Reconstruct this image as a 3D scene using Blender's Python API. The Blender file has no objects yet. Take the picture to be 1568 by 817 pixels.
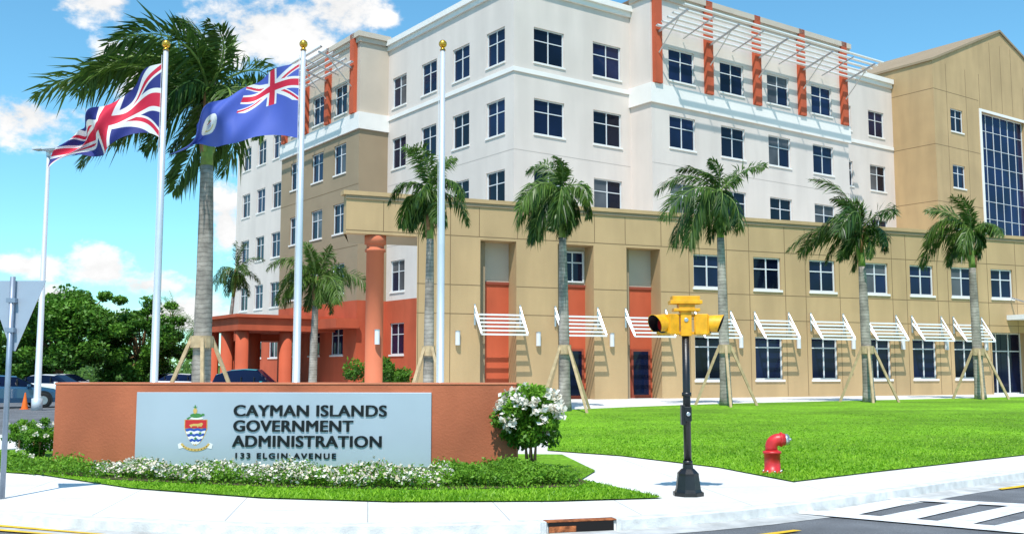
import bpy, bmesh, math, random
import numpy as np
from mathutils import Vector
random.seed(7); rng=np.random.default_rng(7)
sc=bpy.context.scene
sc.view_settings.view_transform='Standard'; sc.view_settings.look='None'; sc.view_settings.exposure=0
# ---------------------------------------------------------------- survey helpers
F=1550.; T=math.atan(.1013); cT,sT=math.cos(T),math.sin(T); EYE=1.7
def ray(u,v):
    a=(u-784)/F; b=(408.5-v)/F
    return Vector((a,cT-b*sT,sT+b*cT))
def G(u,v,z=0.):
    d=ray(u,v); k=(z-EYE)/d.z
    return (d.x*k,d.y*k)
def sm(a,b,x):
    t=np.clip((x-a)/(b-a),0,1); return t*t*(3-2*t)
def h(x,y): return .45*sm(22,38,y)*sm(-9,-3,x)
# ---------------------------------------------------------------- materials
MATS={}
def mat(name,col,rough=.75,var=.1,scale=2.,bump=0.,bscale=60.,spec=.3,metal=0.,detail=3):
    if name in MATS: return MATS[name]
    m=bpy.data.materials.new(name); m.use_nodes=True; nt=m.node_tree; N=nt.nodes; L=nt.links
    b=N['Principled BSDF']; b.inputs['Roughness'].default_value=rough; b.inputs['Metallic'].default_value=metal
    b.inputs['Specular IOR Level'].default_value=spec
    g=N.new('ShaderNodeNewGeometry')
    n=N.new('ShaderNodeTexNoise'); n.inputs['Scale'].default_value=scale; n.inputs['Detail'].default_value=detail
    L.new(g.outputs['Position'],n.inputs['Vector'])
    mr=N.new('ShaderNodeMapRange'); mr.inputs[1].default_value=.3; mr.inputs[2].default_value=.7
    L.new(n.outputs['Fac'],mr.inputs[0])
    mx=N.new('ShaderNodeMix'); mx.data_type='RGBA'
    mx.inputs[6].default_value=[max(0,c*(1-var)) for c in col]+[1]; mx.inputs[7].default_value=[min(1,c*(1+var)) for c in col]+[1]
    L.new(mr.outputs[0],mx.inputs[0]); L.new(mx.outputs[2],b.inputs['Base Color'])
    if bump:
        n2=N.new('ShaderNodeTexNoise'); n2.inputs['Scale'].default_value=bscale; n2.inputs['Detail'].default_value=2
        L.new(g.outputs['Position'],n2.inputs['Vector'])
        bp=N.new('ShaderNodeBump'); bp.inputs['Strength'].default_value=bump; bp.inputs['Distance'].default_value=.02
        L.new(n2.outputs['Fac'],bp.inputs['Height']); L.new(bp.outputs[0],b.inputs['Normal'])
    MATS[name]=m; return m
def nodes_of(m): 
    return m.node_tree.nodes,m.node_tree.links,m.node_tree.nodes['Principled BSDF']
def leafmat(name,dark,light,trans=.3,rough=.5):
    m=bpy.data.materials.new(name); m.use_nodes=True; N,L,b=nodes_of(m)
    at=N.new('ShaderNodeAttribute'); at.attribute_name='tint'
    mx=N.new('ShaderNodeMix'); mx.data_type='RGBA'; mx.inputs[6].default_value=list(dark)+[1]; mx.inputs[7].default_value=list(light)+[1]
    L.new(at.outputs['Fac'],mx.inputs[0]); L.new(mx.outputs[2],b.inputs['Base Color'])
    b.inputs['Roughness'].default_value=rough; b.inputs['Specular IOR Level'].default_value=.3
    tr=N.new('ShaderNodeBsdfTranslucent'); L.new(mx.outputs[2],tr.inputs['Color'])
    ms=N.new('ShaderNodeMixShader'); ms.inputs[0].default_value=trans
    L.new(b.outputs[0],ms.inputs[1]); L.new(tr.outputs[0],ms.inputs[2]); L.new(ms.outputs[0],N['Material Output'].inputs['Surface'])
    return m
def mulnoise(m,scale,lo,hi,a=.35,b_=.65,stretch=None,detail=3):
    N,L,b=nodes_of(m); src=b.inputs['Base Color'].links[0].from_socket
    g=N.new('ShaderNodeNewGeometry'); n=N.new('ShaderNodeTexNoise'); n.inputs['Scale'].default_value=scale; n.inputs['Detail'].default_value=detail
    if stretch:
        mp=N.new('ShaderNodeMapping'); mp.inputs['Scale'].default_value=stretch; L.new(g.outputs['Position'],mp.inputs['Vector']); L.new(mp.outputs[0],n.inputs['Vector'])
    else: L.new(g.outputs['Position'],n.inputs['Vector'])
    r_=N.new('ShaderNodeMapRange'); r_.inputs[1].default_value=a; r_.inputs[2].default_value=b_; r_.inputs[3].default_value=lo; r_.inputs[4].default_value=hi
    L.new(n.outputs['Fac'],r_.inputs[0]); mx=N.new('ShaderNodeMix'); mx.data_type='RGBA'; mx.blend_type='MULTIPLY'; mx.inputs[0].default_value=1
    L.new(src,mx.inputs[6]); L.new(r_.outputs[0],mx.inputs[7]); L.new(mx.outputs[2],b.inputs['Base Color'])
M_white=mat('stucco_light',(.68,.60,.545),.85,.03,.5,.25,30); mulnoise(M_white,.9,.93,1.02,stretch=(1,1,.15))
M_trim=mat('stucco_trim',(.80,.77,.73),.8,.03,1)
M_tan=mat('stucco_tan',(.49,.335,.175),.85,.05,.6,.3,30); mulnoise(M_tan,1.0,.89,1.04,stretch=(1,1,.18))
M_brown=mat('stucco_brown',(.32,.24,.155),.85,.06,.6,.3,30)
M_grey=mat('stucco_grey',(.54,.46,.375),.85,.05,.6,.3,30)
M_soffit=mat('soffit_paint',(.50,.42,.30),.85,.05,.6)
M_joint=mat('joint_dark',(.20,.135,.07),.9,.05)
M_jointw=mat('joint_light',(.48,.42,.38),.9,.05)
M_terra=mat('terracotta_paint',(.50,.100,.045),.8,.08,.8,.2,30); mulnoise(M_terra,1.0,.86,1.05,stretch=(1,1,.2))
M_col=mat('column_paint',(.56,.16,.08),.8,.06,.8,.2,30)
M_terra2=mat('terracotta_dark',(.27,.06,.035),.85,.1,.8,.2,30)
M_signwall=mat('sign_wall_paint',(.44,.13,.06),.75,.10,.9,.3,25); mulnoise(M_signwall,1.1,.82,1.06,stretch=(1,1,.35))
M_signside=mat('sign_wall_coping',(.50,.17,.085),.75,.1,1.5,.3,25)
M_frame=mat('window_frame',(.64,.66,.68),.5,.03)
M_sun=mat('aluminium_white',(.80,.81,.82),.4,.03,1,0,1,.5)
def glass(name,col,r=.04,spec=.25):
    return mat(name,col,r,.5,.45,0,1,spec,0,2)
M_gl=[glass('glass_a',(.004,.008,.030)),glass('glass_b',(.007,.014,.050),.06),glass('glass_c',(.003,.006,.018)),glass('glass_blind',(.08,.085,.095),.15)]
M_curt=glass('glass_curtain',(.004,.010,.05),.05,.16)
M_pole=mat('pole_silver',(.64,.67,.71),.35,.04,3,0,1,.5,.3)
M_gold=mat('gold_ball',(.8,.42,.05),.25,.05,3,0,1,.5,.8)
M_black=mat('cast_iron_black',(.012,.012,.014),.35,.3,8,.1,80,.5)
M_yellow=mat('signal_yellow',(.88,.42,.008),.42,.12,6,.05,60,.5); mulnoise(M_yellow,12,.87,1.03)
M_red=mat('hydrant_red',(.62,.025,.03),.40,.12,8,.1,60,.5); mulnoise(M_red,10,.78,1.05)
M_silver=mat('steel_cap',(.55,.56,.58),.35,.1,8,0,1,.5,.8)
M_wood=mat('stake_wood',(.46,.34,.20),.85,.2,6,.3,40)
M_rust=mat('rust_iron',(.42,.13,.045),.8,.35,9,.4,60); mulnoise(M_rust,14,.45,1.1)
M_dark=mat('shadow_void',(.012,.01,.01),.9,.1)
M_soil=mat('soil',(.07,.05,.03),.95,.3,6,.6,30)
M_kerb=mat('kerb_concrete',(.68,.67,.65),.85,.10,3,.3,50); mulnoise(M_kerb,6,.84,1.04)
M_gutter=mat('gutter_concrete',(.54,.535,.515),.85,.15,3,.3,50); mulnoise(M_gutter,4,.78,1.05)
M_paintw=mat('road_paint_white',(.80,.80,.80),.7,.06,7,.2,80); mulnoise(M_paintw,5,.74,1.02,.3,.5)
M_painty=mat('road_paint_yellow',(.82,.50,.02),.7,.12,7,.2,80)
M_asph=mat('asphalt',(.15,.155,.165),.85,.18,1.5,.5,120); mulnoise(M_asph,60,.72,1.28,.3,.7); mulnoise(M_asph,.6,.82,1.12,.35,.65)
M_panel=mat('sign_panel_metal',(.47,.54,.60),.40,.05,.7,.0,1,.5,.35)
M_letters=mat('sign_letters',(.008,.011,.012),.4,.1)
M_ground=mat('ground_earth',(.10,.16,.05),.95,.3,.05,0)
M_pave=mat('paving_concrete',(.77,.745,.71),.85,.04,1.3,.25,60); mulnoise(M_pave,.5,.88,1.03,detail=5); mulnoise(M_pave,14,.93,1.02,.3,.6)
def add_joints(m,ang,step,w,dark):
    N,L,b=nodes_of(m)
    src=b.inputs['Base Color'].links[0].from_socket
    g=N.new('ShaderNodeNewGeometry'); mp=N.new('ShaderNodeMapping'); mp.inputs['Rotation'].default_value=(0,0,ang)
    L.new(g.outputs['Position'],mp.inputs['Vector']); sx=N.new('ShaderNodeSeparateXYZ'); L.new(mp.outputs[0],sx.inputs[0])
    outs=[]
    for i in range(2):
        a=N.new('ShaderNodeMath'); a.operation='DIVIDE'; a.inputs[1].default_value=step; L.new(sx.outputs[i],a.inputs[0])
        f=N.new('ShaderNodeMath'); f.operation='FRACT'; L.new(a.outputs[0],f.inputs[0])
        c=N.new('ShaderNodeMath'); c.operation='LESS_THAN'; c.inputs[1].default_value=w/step; L.new(f.outputs[0],c.inputs[0]); outs.append(c)
    mm=N.new('ShaderNodeMath'); mm.operation='MAXIMUM'; L.new(outs[0].outputs[0],mm.inputs[0]); L.new(outs[1].outputs[0],mm.inputs[1])
    mx=N.new('ShaderNodeMix'); mx.data_type='RGBA'; mx.inputs[7].default_value=dark
    L.new(mm.outputs[0],mx.inputs[0]); L.new(src,mx.inputs[6]); L.new(mx.outputs[2],b.inputs['Base Color'])
add_joints(M_pave,math.radians(-8),1.6,.016,(.42,.41,.39,1))
M_lawn=mat('lawn_grass',(.175,.38,.012),.9,.14,.30,.9,70)
mulnoise(M_lawn,11,.70,1.26,.38,.62,detail=6); mulnoise(M_lawn,1.6,.86,1.10,.38,.62,(.5,1.3,1)); mulnoise(M_lawn,.22,.76,1.12,.38,.62,(.6,1.5,1))
L_grass=leafmat('grass_blades',(.10,.27,.006),(.32,.56,.03),.3)
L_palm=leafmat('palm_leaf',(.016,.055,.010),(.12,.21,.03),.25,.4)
L_tree=leafmat('tree_leaf',(.025,.095,.010),(.14,.31,.03),.25)
L_shrub=leafmat('shrub_leaf',(.045,.15,.01),(.21,.42,.03),.3)
L_flower=leafmat('flower_petal',(.72,.58,.42),(.88,.87,.80),.2)
L_far=leafmat('far_leaf',(.05,.13,.02),(.14,.27,.05),.2)
# ---------------------------------------------------------------- mesh builder
def link(o,parent=None):
    sc.collection.objects.link(o)
    if parent is not None: o.parent=parent
    return o
def empty(name): 
    o=bpy.data.objects.new(name,None); return link(o)
class MB:
    def __init__(s): s.v=[];s.f=[];s.m=[];s.mats=[]
    def mi(s,m):
        if m not in s.mats: s.mats.append(m)
        return s.mats.index(m)
    def poly(s,pts,m):
        k=len(s.v); s.v+= [tuple(p) for p in pts]; s.f.append(tuple(range(k,k+len(pts)))); s.m.append(s.mi(m))
    def box(s,fr,a,b,c,d,e,f,m):
        (O,D,Nn)=fr; k=len(s.v)
        for z in (e,f):
            for (x,y) in ((a,c),(b,c),(b,d),(a,d)):
                s.v.append((O[0]+D[0]*x+Nn[0]*y,O[1]+D[1]*x+Nn[1]*y,z))
        q=s.mi(m)
        for fc in ((0,1,2,3),(7,6,5,4),(0,4,5,1),(1,5,6,2),(2,6,7,3),(3,7,4,0)):
            s.f.append(tuple(k+i for i in fc)); s.m.append(q)
    def tube(s,pts,rad,seg,m,cap=True,rot=0.):
        pts=[Vector(p) for p in pts]; k=len(s.v); n=len(pts); q=s.mi(m)
        for i,p in enumerate(pts):
            t=(pts[min(i+1,n-1)]-pts[max(i-1,0)])
            if t.length<1e-9: t=Vector((0,0,1))
            t.normalize(); ref=Vector((0,1,0)) if abs(t.y)<.9 else Vector((1,0,0))
            a=t.cross(ref).normalized(); b=t.cross(a)
            for j in range(seg):
                an=2*math.pi*j/seg+rot; s.v.append(tuple(p+(a*math.cos(an)+b*math.sin(an))*rad[i]))
        for i in range(n-1):
            for j in range(seg):
                j2=(j+1)%seg; s.f.append((k+i*seg+j,k+i*seg+j2,k+(i+1)*seg+j2,k+(i+1)*seg+j)); s.m.append(q)
        if cap:
            s.f.append(tuple(k+j for j in range(seg))[::-1]); s.m.append(q)
            s.f.append(tuple(k+(n-1)*seg+j for j in range(seg))); s.m.append(q)
    def beam(s,p,q,w,m):
        s.tube([p,q],[w*.707]*2,4,m,True,math.pi/4)
    def obj(s,name,parent=None,smooth=False,bevel=0.):
        me=bpy.data.meshes.new(name); me.from_pydata(s.v,[],s.f)
        for m in s.mats: me.materials.append(m)
        me.polygons.foreach_set('material_index',s.m)
        bm=bmesh.new(); bm.from_mesh(me); bmesh.ops.recalc_face_normals(bm,faces=bm.faces); bm.to_mesh(me); bm.free()
        if smooth:
            for p in me.polygons: p.use_smooth=len(p.vertices)<=4
        me.update(); o=bpy.data.objects.new(name,me); link(o,parent)
        if bevel:
            md=o.modifiers.new('bevel','BEVEL'); md.width=bevel; md.segments=2; md.limit_method='ANGLE'
        return o
W0=((0,0),(1,0),(0,1))
def quads(name,V,tint,m,parent=None):
    V=np.asarray(V,dtype=np.float32).reshape(-1,4,3); n=len(V)
    me=bpy.data.meshes.new(name); me.vertices.add(n*4); me.vertices.foreach_set('co',V.reshape(-1))
    me.loops.add(n*4); me.loops.foreach_set('vertex_index',np.arange(n*4,dtype=np.int32))
    me.polygons.add(n); me.polygons.foreach_set('loop_start',np.arange(0,n*4,4,dtype=np.int32))
    me.update(calc_edges=True)
    a=me.attributes.new('tint','FLOAT','POINT'); a.data.foreach_set('value',np.repeat(np.clip(np.asarray(tint,dtype=np.float32),0,1),4))
    me.materials.append(m); me.validate(); o=bpy.data.objects.new(name,me); return link(o,parent)
def unit(a): return a/np.maximum(np.linalg.norm(a,axis=-1,keepdims=True),1e-9)
def leafq(P,size,asp=.45,up=.4):
    n=len(P); nr=unit(rng.normal(size=(n,3))+np.array([0,0,up])); t=unit(np.cross(nr,rng.normal(size=(n,3)))); b=np.cross(nr,t)
    s=(size*(.6+.8*rng.random(n)))[:,None]
    return np.stack([P-t*s*.5,P+b*s*asp*.5,P+t*s*.5,P-b*s*asp*.5],1)
# ---------------------------------------------------------------- terrain
def inpoly(x,y,P):
    c=np.zeros(len(x),bool); n=len(P)
    for i in range(n):
        x1,y1=P[i]; x2,y2=P[(i+1)%n]
        if y1==y2: continue
        k=((y1>y)!=(y2>y))&(x<(x2-x1)*(y-y1)/(y2-y1)+x1); c^=k
    return c
def sheet(name,pts,zoff,m,cut=True,flat=None):
    bm=bmesh.new(); bm.faces.new([bm.verts.new((p[0],p[1],0)) for p in pts])
    if cut:
        for k in range(0,17):
            bmesh.ops.bisect_plane(bm,geom=bm.verts[:]+bm.edges[:]+bm.faces[:],plane_co=(0,22+k,0),plane_no=(0,1,0))
        for k in range(0,7):
            bmesh.ops.bisect_plane(bm,geom=bm.verts[:]+bm.edges[:]+bm.faces[:],plane_co=(-9+k,0,0),plane_no=(1,0,0))
    bmesh.ops.triangulate(bm,faces=bm.faces)
    for v in bm.verts: v.co.z=(float(h(v.co.x,v.co.y)) if flat is None else flat)+zoff
    bmesh.ops.recalc_face_normals(bm,faces=bm.faces)
    me=bpy.data.meshes.new(name); bm.to_mesh(me); bm.free()
    if me.polygons[0].normal.z<0: me.flip_normals()
    me.materials.append(m); return link(bpy.data.objects.new(name,me))
sheet('ground',[(-1500,-1500),(1500,-1500),(1500,3000),(-1500,3000)],-.17,M_ground,False,0)
RZ=-.13
sheet('road',[(-140,-60),(140,-60),(140,60),(-140,60)],RZ,M_asph,False,0)
kp=[(-1400,726),(-500,757),(-150,772),(0,783),(150,794),(400,803),(650,803),(830,799),(950,794),(1050,787),(1140,779),(1230,769),(1330,755),(1450,737),(1568,721),(1800,697),(2400,655),(3400,628)]
KL=[G(*p) for p in kp]
pave=KL+[(130,KL[-1][1]+10),(130,150),(-130,150),(-130,KL[0][1]+10)]
sheet('pavement',pave,0,M_pave)
def offs(L,d):
    out=[]
    for i,p in enumerate(L):
        a=Vector(L[max(i-1,0)]); b=Vector(L[min(i+1,len(L)-1)]); t=(b-a).normalized(); out.append((p[0]-t.y*d,p[1]+t.x*d))
    return out
def strip(mb,A,B,za,zb,m):
    for i in range(len(A)-1):
        mb.poly([(*A[i],za),(*A[i+1],za),(*B[i+1],zb),(*B[i],zb)],m)
mb=MB(); Ki=offs(KL,.16); Kf=offs(KL,-.02)
strip(mb,KL,Ki,.006,.006,M_kerb); strip(mb,Kf,KL,-.01,.006,M_kerb); strip(mb,offs(KL,-.03),Kf,-.14,-.01,M_kerb)
mb.obj('kerb')
mb=MB(); strip(mb,offs(KL,-.45),offs(KL,-.031),RZ+.005,RZ+.012,M_gutter); mb.obj('gutter')
lawnR=[G(838,690),G(950,698),G(1100,716),G(1215,738),G(1330,724),G(1568,697),G(1900,672),(40,34),(60,60),(46,60),(23,46.5),(1.5,33.5),(1.0,27)]
sheet('lawn',lawnR,.022,M_lawn)
lawnL=[G(-300,703),G(60,727),G(200,748),G(400,763),G(600,769),G(850,768),G(1015,763),G(950,748),G(890,735),(1.4,17.2),(1.0,20.5),(-14,22),(-22,24)]
sheet('lawn_verge',lawnL,.022,M_lawn)
def blades(P,n,ymax,ht):
    xs=[p[0] for p in P]; ys=[p[1] for p in P]
    x=rng.uniform(max(min(xs),-12),min(max(xs),17),n); y=min(ys)+(min(max(ys),ymax)-min(ys))*rng.random(n)**1.7
    x=x+.03*rng.normal(size=n)
    k=inpoly(x,y,P)&(abs(x)<y*.55); x=x[k];y=y[k]; n=len(x)
    fade=np.clip((ymax-y)/(ymax-min(ys)),.15,1)
    z=h(x,y)+.018; H=ht*(.4+1.1*rng.random(n))*fade**.5; a=rng.uniform(0,6.28,n); w=.006+.006*rng.random(n)*(1+y/18)
    dx=np.cos(a)*w; dy=np.sin(a)*w; lx=rng.normal(size=n)*H*.6; ly=rng.normal(size=n)*H*.6
    b=np.stack([x,y,z],1); V=np.stack([b+np.stack([-dx,-dy,0*x],1),b+np.stack([dx,dy,0*x],1),b+np.stack([lx+dx*.3,ly,H],1),b+np.stack([lx-dx*.3,ly,H],1)],1)
    return V,np.clip(.5+.16*np.sin(x*2.1+y)+.12*np.sin(x*5.7-y*3.1)+.30*rng.normal(size=n),0,1)
V1,t1=blades(lawnL,55000,18,.036); V2,t2=blades(lawnR,110000,32,.036)
quads('grass',np.concatenate([V1,V2]),np.concatenate([t1,t2]),L_grass)
sheet('parking_lot',[(-60,27),(-10.5,27),(-10.5,58),(-16,75),(-60,75)],.006,M_asph,False,0)
mb=MB()
def mark(pl,m,z=RZ+.018): mb.poly([(*G(u,v,z),z) for u,v in pl],m)
mark([(1352,763),(1362,760),(1700,777),(1700,782)],M_paintw)
mark([(1222,785),(1232,780),(1700,818),(1700,827)],M_paintw)
for i in range(7):
    du=i*92; 
    mark([(1240+du*.98,786+i*6.8),(1296+du*.98,790.5+i*6.8),(1412+du,766+i*4.3),(1368+du,763.5+i*4.3)],M_paintw,RZ+.014)
mark([(1120,822),(1150,822),(1228,811),(1215,810)],M_painty)
mark([(1528,747),(1534,748.5),(1700,728),(1700,724)],M_painty)
mark([(-60,797),(-60,800),(210,822),(225,822)],M_painty); mark([(-60,804),(-60,807),(140,822),(155,822)],M_painty)
mb.obj('road_marking')
a=Vector(G(835,799)); b=Vector(G(942,794.5)); t=(b-a).normalized(); nn=(t.y,-t.x)
mb=MB(); fr=(tuple(a),tuple(t),nn); Ld=(b-a).length
mb.box(fr,0,Ld,-.10,.040,.0,.014,M_rust); mb.box(fr,.03,Ld-.03,-.1,.036,-.125,-.0,M_dark)
mb.box(fr,-.06,0,-.16,.05,-.125,.012,M_kerb); mb.box(fr,Ld,Ld+.06,-.16,.05,-.125,.012,M_kerb)
mb.box(fr,.03,Ld*.42,.037,.044,-.11,-.045,M_rust); mb.box(fr,.03,Ld-.03,.045,.4,-.118,-.112,M_gutter)
mb.obj('storm_drain',None,False,.005)
# ---------------------------------------------------------------- walls with real openings
def wall(mb,fr,a,b,z0,z1,holes,matf,depth=.16,zs=()):
    O,D,Nn=fr
    def P(s,n,z): return (O[0]+D[0]*s+Nn[0]*n,O[1]+D[1]*s+Nn[1]*n,z)
    S=sorted(set([a,b]+[x for hh in holes for x in hh[:2]])); Z=sorted(set([z0,z1]+[x for hh in holes for x in hh[2:4]]+[z for z in zs if z0<z<z1]))
    for i in range(len(S)-1):
        for j in range(len(Z)-1):
            cs=(S[i]+S[i+1])/2; cz=(Z[j]+Z[j+1])/2
            if any(hh[0]<cs<hh[1] and hh[2]<cz<hh[3] for hh in holes): continue
            mb.poly([P(S[i],0,Z[j]),P(S[i+1],0,Z[j]),P(S[i+1],0,Z[j+1]),P(S[i],0,Z[j+1])],matf(cs,cz))
    for hh in holes:
        s0,s1,c,d=hh[:4]; dp=hh[4] if len(hh)>4 else depth; m=matf((s0+s1)/2,(c+d)/2) if len(hh)<6 else hh[5]
        mb.poly([P(s0,0,c),P(s0,-dp,c),P(s0,-dp,d),P(s0,0,d)],m); mb.poly([P(s1,0,c),P(s1,-dp,c),P(s1,-dp,d),P(s1,0,d)],m)
        mb.poly([P(s0,0,c),P(s1,0,c),P(s1,-dp,c),P(s0,-dp,c)],m); mb.poly([P(s0,0,d),P(s1,0,d),P(s1,-dp,d),P(s0,-dp,d)],m)
def window(mf,mg,fr,s0,s1,z0,z1,dp=.16,cols=2,tr=.36,sill=True,rows=None,gl=None,b=.065,mull=.03):
    O,D,Nn=fr
    def P(s,n,z): return (O[0]+D[0]*s+Nn[0]*n,O[1]+D[1]*s+Nn[1]*n,z)
    n1=-dp+.07
    zt=z1-(z1-z0)*tr
    xs=[s0+(s1-s0)*i/cols for i in range(cols+1)]; zz=[z0,zt,z1] if rows is None else [z0+(z1-z0)*i/rows for i in range(rows+1)]
    kind=random.random()
    base=M_gl[random.randrange(3)]
    for i in range(cols):
        for j in range(len(zz)-1):
            g=base
            if kind<.14 and j==len(zz)-2: g=M_gl[3]
            elif kind<.20 and i==0: g=M_gl[3]
            if gl: g=gl
            tl=(random.random()-.5)*.016
            mg.poly([P(xs[i],-dp+.02+tl,zz[j]),P(xs[i+1],-dp+.02-tl,zz[j]),P(xs[i+1],-dp+.02-tl,zz[j+1]),P(xs[i],-dp+.02+tl,zz[j+1])],g)
    mf.box(fr,s0,s0+b,-dp,n1,z0+b,z1-b,M_frame); mf.box(fr,s1-b,s1,-dp,n1,z0+b,z1-b,M_frame)
    mf.box(fr,s0,s1,-dp,n1,z0,z0+b,M_frame); mf.box(fr,s0,s1,-dp,n1,z1-b,z1,M_frame)
    for x in xs[1:-1]: mf.box(fr,x-mull,x+mull,-dp,n1-.01,z0+b,z1-b,M_frame)
    for z in zz[1:-1]: mf.box(fr,s0+b,s1-b,-dp,n1-.015,z-mull*.85,z+mull*.85,M_frame)
    if sill: mf.box(fr,s0-.06,s1+.06,.002,.06,z0-.10,z0-.0,M_trim)
B=empty('government_office_building')
r=Vector((.8116,.5842)); l=Vector((-.5842,.8116)); K=Vector((.1,54.)); nA=-l; nL=-r
def frm(o,d,n): return (tuple(o),tuple(d),tuple(n))
FA=frm(K,r,nA); FL=frm(K,l,nL)
KB=K+r*8.56+nA*1.8; FB=frm(KB,r,nA)
KE=K+l*14.16+nL*2.1; FE=frm(KE,l,nL)
mw=MB(); mf=MB(); mg=MB()
ROW=[3.65,7.65,11.65,15.65,19.7]
def winset(fr,centers,w,rows,matf,a,b,z0,z1,hh=1.0,zs=(),extra=()):
    holes=[]
    for c in centers:
        for z in rows:
            holes.append((c-w/2,c+w/2,z-hh,z+hh)); window(mf,mg,fr,c-w/2,c+w/2,z-hh,z+hh)
    wall(mw,fr,a,b,z0,z1,holes+list(extra),matf,.16,zs)
white=lambda s,z:M_white
wl=lambda s,z:M_terra if z<6.1 else M_white
winset(FA,[2.45,6.75],2.15,ROW[1:],white,0,8.56,0,23.1)
winset(FL,[1.75,5.32,8.97,12.68],1.8,ROW,wl,0,14.16,0,23.1,1,(6.1,))
cw=[(29.4,30.0,z-.9,z+.9) for z in ROW[1:]]
for q in cw: window(mf,mg,FA,*q,cols=1)
winset(FA,[33.0],1.9,ROW[1:],white,27.06,35.06,0,23.1,.95,(),cw)
winset(FB,[2.51,6.9,11.28,15.72],2.15,ROW[1:],white,0,18.5,0,23.9,.97)
wall(mw,frm(K+r*8.56,nA,-r),0,1.8,0,23.9,[],white); wall(mw,frm(KB+r*18.5,-nA,r),0,1.8,0,23.9,[],white)
ef=lambda s,z: M_terra if z<6.1 else (M_brown if z<17.2 else M_grey)
winset(FE,[2.76,6.25,9.9],1.8,ROW,ef,0,12.5,0,23.4,1,(6.1,17.2))
wall(mw,frm(K+l*14.16,-r,-l),0,2.1,0,23.4,[],ef,.1,(6.1,17.2)); wall(mw,frm(KE+l*12.5,r,l),0,2.1,0,23.4,[],ef,.1,(6.1,17.2))
winset(FL,[29.0,32.6,35.9,39.2],1.8,ROW,lambda s,z:M_terra if z<4.6 else M_white,26.66,41.4,0,23.1,1,(4.6,))
wall(mw,frm(K+l*41.4,r,l),0,20,0,23.1,[],white)
KD=K+r*35.06+nA*3.4; FD=frm(KD,r,nA)
tan=lambda s,z:M_tan
dh=[(2.1,3.75,z-.85,z+.85) for z in (11.6,15.8,20.0)]
dh2=[(15.15,16.8,z-.85,z+.85) for z in (11.6,15.8,20.0)]
for q in dh+dh2: window(mf,mg,FD,*q)
window(mf,mg,FD,6.25,12.65,9,21.2,.3,cols=6,rows=9,gl=M_curt,mull=.022)
wall(mw,FD,0,18.9,0,24.2,dh+dh2+[(6.25,12.65,9,21.2,.3,M_tan)],tan)
wall(mw,frm(KD,-nA,-r),0,14,0,24.2,[],tan)
def PD(s,n,z): 
    q=KD+r*s+nA*n; return (q.x,q.y,z)
mw.poly([PD(0,0,24.2),PD(18.9,0,24.2),PD(9.45,0,28.1)],M_tan)
for (s0,s1) in ((0,9.45),(18.9,9.45)):
    o=-.12 if s0==0 else .12
    mw.poly([PD(s0+o,.12,24.22),PD(s1,.12,28.2),PD(s1,-14,28.2),PD(s0+o,-14,24.22)],M_brown)
    mw.poly([PD(s0+o,.12,24.05),PD(s0+o,.12,24.22),PD(s1,.12,28.2),PD(s1,.12,28.03)],M_brown)
    mw.poly([PD(s0+o,.12,24.05),PD(s0+o,-14,24.05),PD(s0+o,-14,24.22),PD(s0+o,.12,24.22)],M_brown)
FDL=frm(KD,-nA,-r)
for z in (9.6,13.75,17.9,22.0): 
    mw.box(FD,0,6.0,0,.004,z-.02,z+.02,M_joint); mw.box(FD,12.9,18.9,0,.004,z-.02,z+.02,M_joint)
    mw.box(FDL,0,14,0,.004,z-.02,z+.02,M_joint)
for s in (1.7,4.3): mw.box(FD,s-.02,s+.02,0,.005,9,24.1,M_joint)
for s in (7.9,9.45,11,6.2,12.7): mw.box(FD,s-.02,s+.02,0,.005,21.5,24.1 if s<7 or s>12 else 26.9,M_joint)
mw.box(FD,6.0,6.25,.006,.08,8.8,21.4,M_trim); mw.box(FD,12.65,12.9,.006,.08,8.8,21.4,M_trim); mw.box(FD,6.25,12.65,.006,.08,21.2,21.4,M_trim)
def cornice(fr,a,b,z,m=M_trim,pr=.28):
    mw.box(fr,a,b,0.003,pr,z-.12,z+.22,m); mw.box(fr,a+.12,b-.001,.003,pr-.14,z-.42,z-.122,m)
cornice(FA,-.28,8.56-.0,23.1); cornice(FL,0.003,14.16,23.1); cornice(FA,27.4,35.0,23.1)
cornice(FB,-.28,18.8,23.9,M_grey); cornice(frm(K+r*8.56,nA,-r),0,1.8,23.9,M_grey)
cornice(FE,-.28,12.8,23.4,M_grey); cornice(frm(K+l*14.16,-r,-l),0,2.1,23.4,M_grey); cornice(FL,26.7,41.6,23.1)
def belt(fr,a,b,z0,z1,pr,m=M_trim): mw.box(fr,a,b,.003,pr,z0,z1,m)
belt(FA,-.08,8.5,17.95,18.2,.08); belt(FL,.003,14.1,17.95,18.2,.08); belt(FA,27.3,35,17.95,18.2,.08)
belt(FB,-.14,18.64,17.15,18.3,.14); belt(FE,-.14,12.64,17.2,18.3,.14)
belt(frm(K+r*8.56,nA,-r),.003,1.8,17.15,18.3,.14); belt(frm(K+l*14.16,-r,-l),.003,2.1,17.2,18.3,.14)
for z in (9.6,13.6): belt(FE,0,12.5,z,z+.04,.006,M_joint); belt(FB,0,18.5,z,z+.03,.006,M_jointw); belt(FA,0,8.5,z,z+.03,.006,M_jointw); belt(FL,0,14.1,z,z+.03,.006,M_jointw)
def PK(a,b,z): q=K+r*a+l*b; return (q.x,q.y,z)
mw.poly([PK(0,0,22.95),PK(35,0,22.95),PK(35,20,22.95),PK(16,20,22.95),PK(16,41.4,22.95),PK(0,41.4,22.95)],M_grey)
mw.poly([PK(8.56,-1.8,23.8),PK(27.06,-1.8,23.8),PK(27.06,8,23.8),PK(8.56,8,23.8)],M_grey)
mw.poly([PK(-2.1,14.16,23.3),PK(6,14.16,23.3),PK(6,26.66,23.3),PK(-2.1,26.66,23.3)],M_grey)
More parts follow.
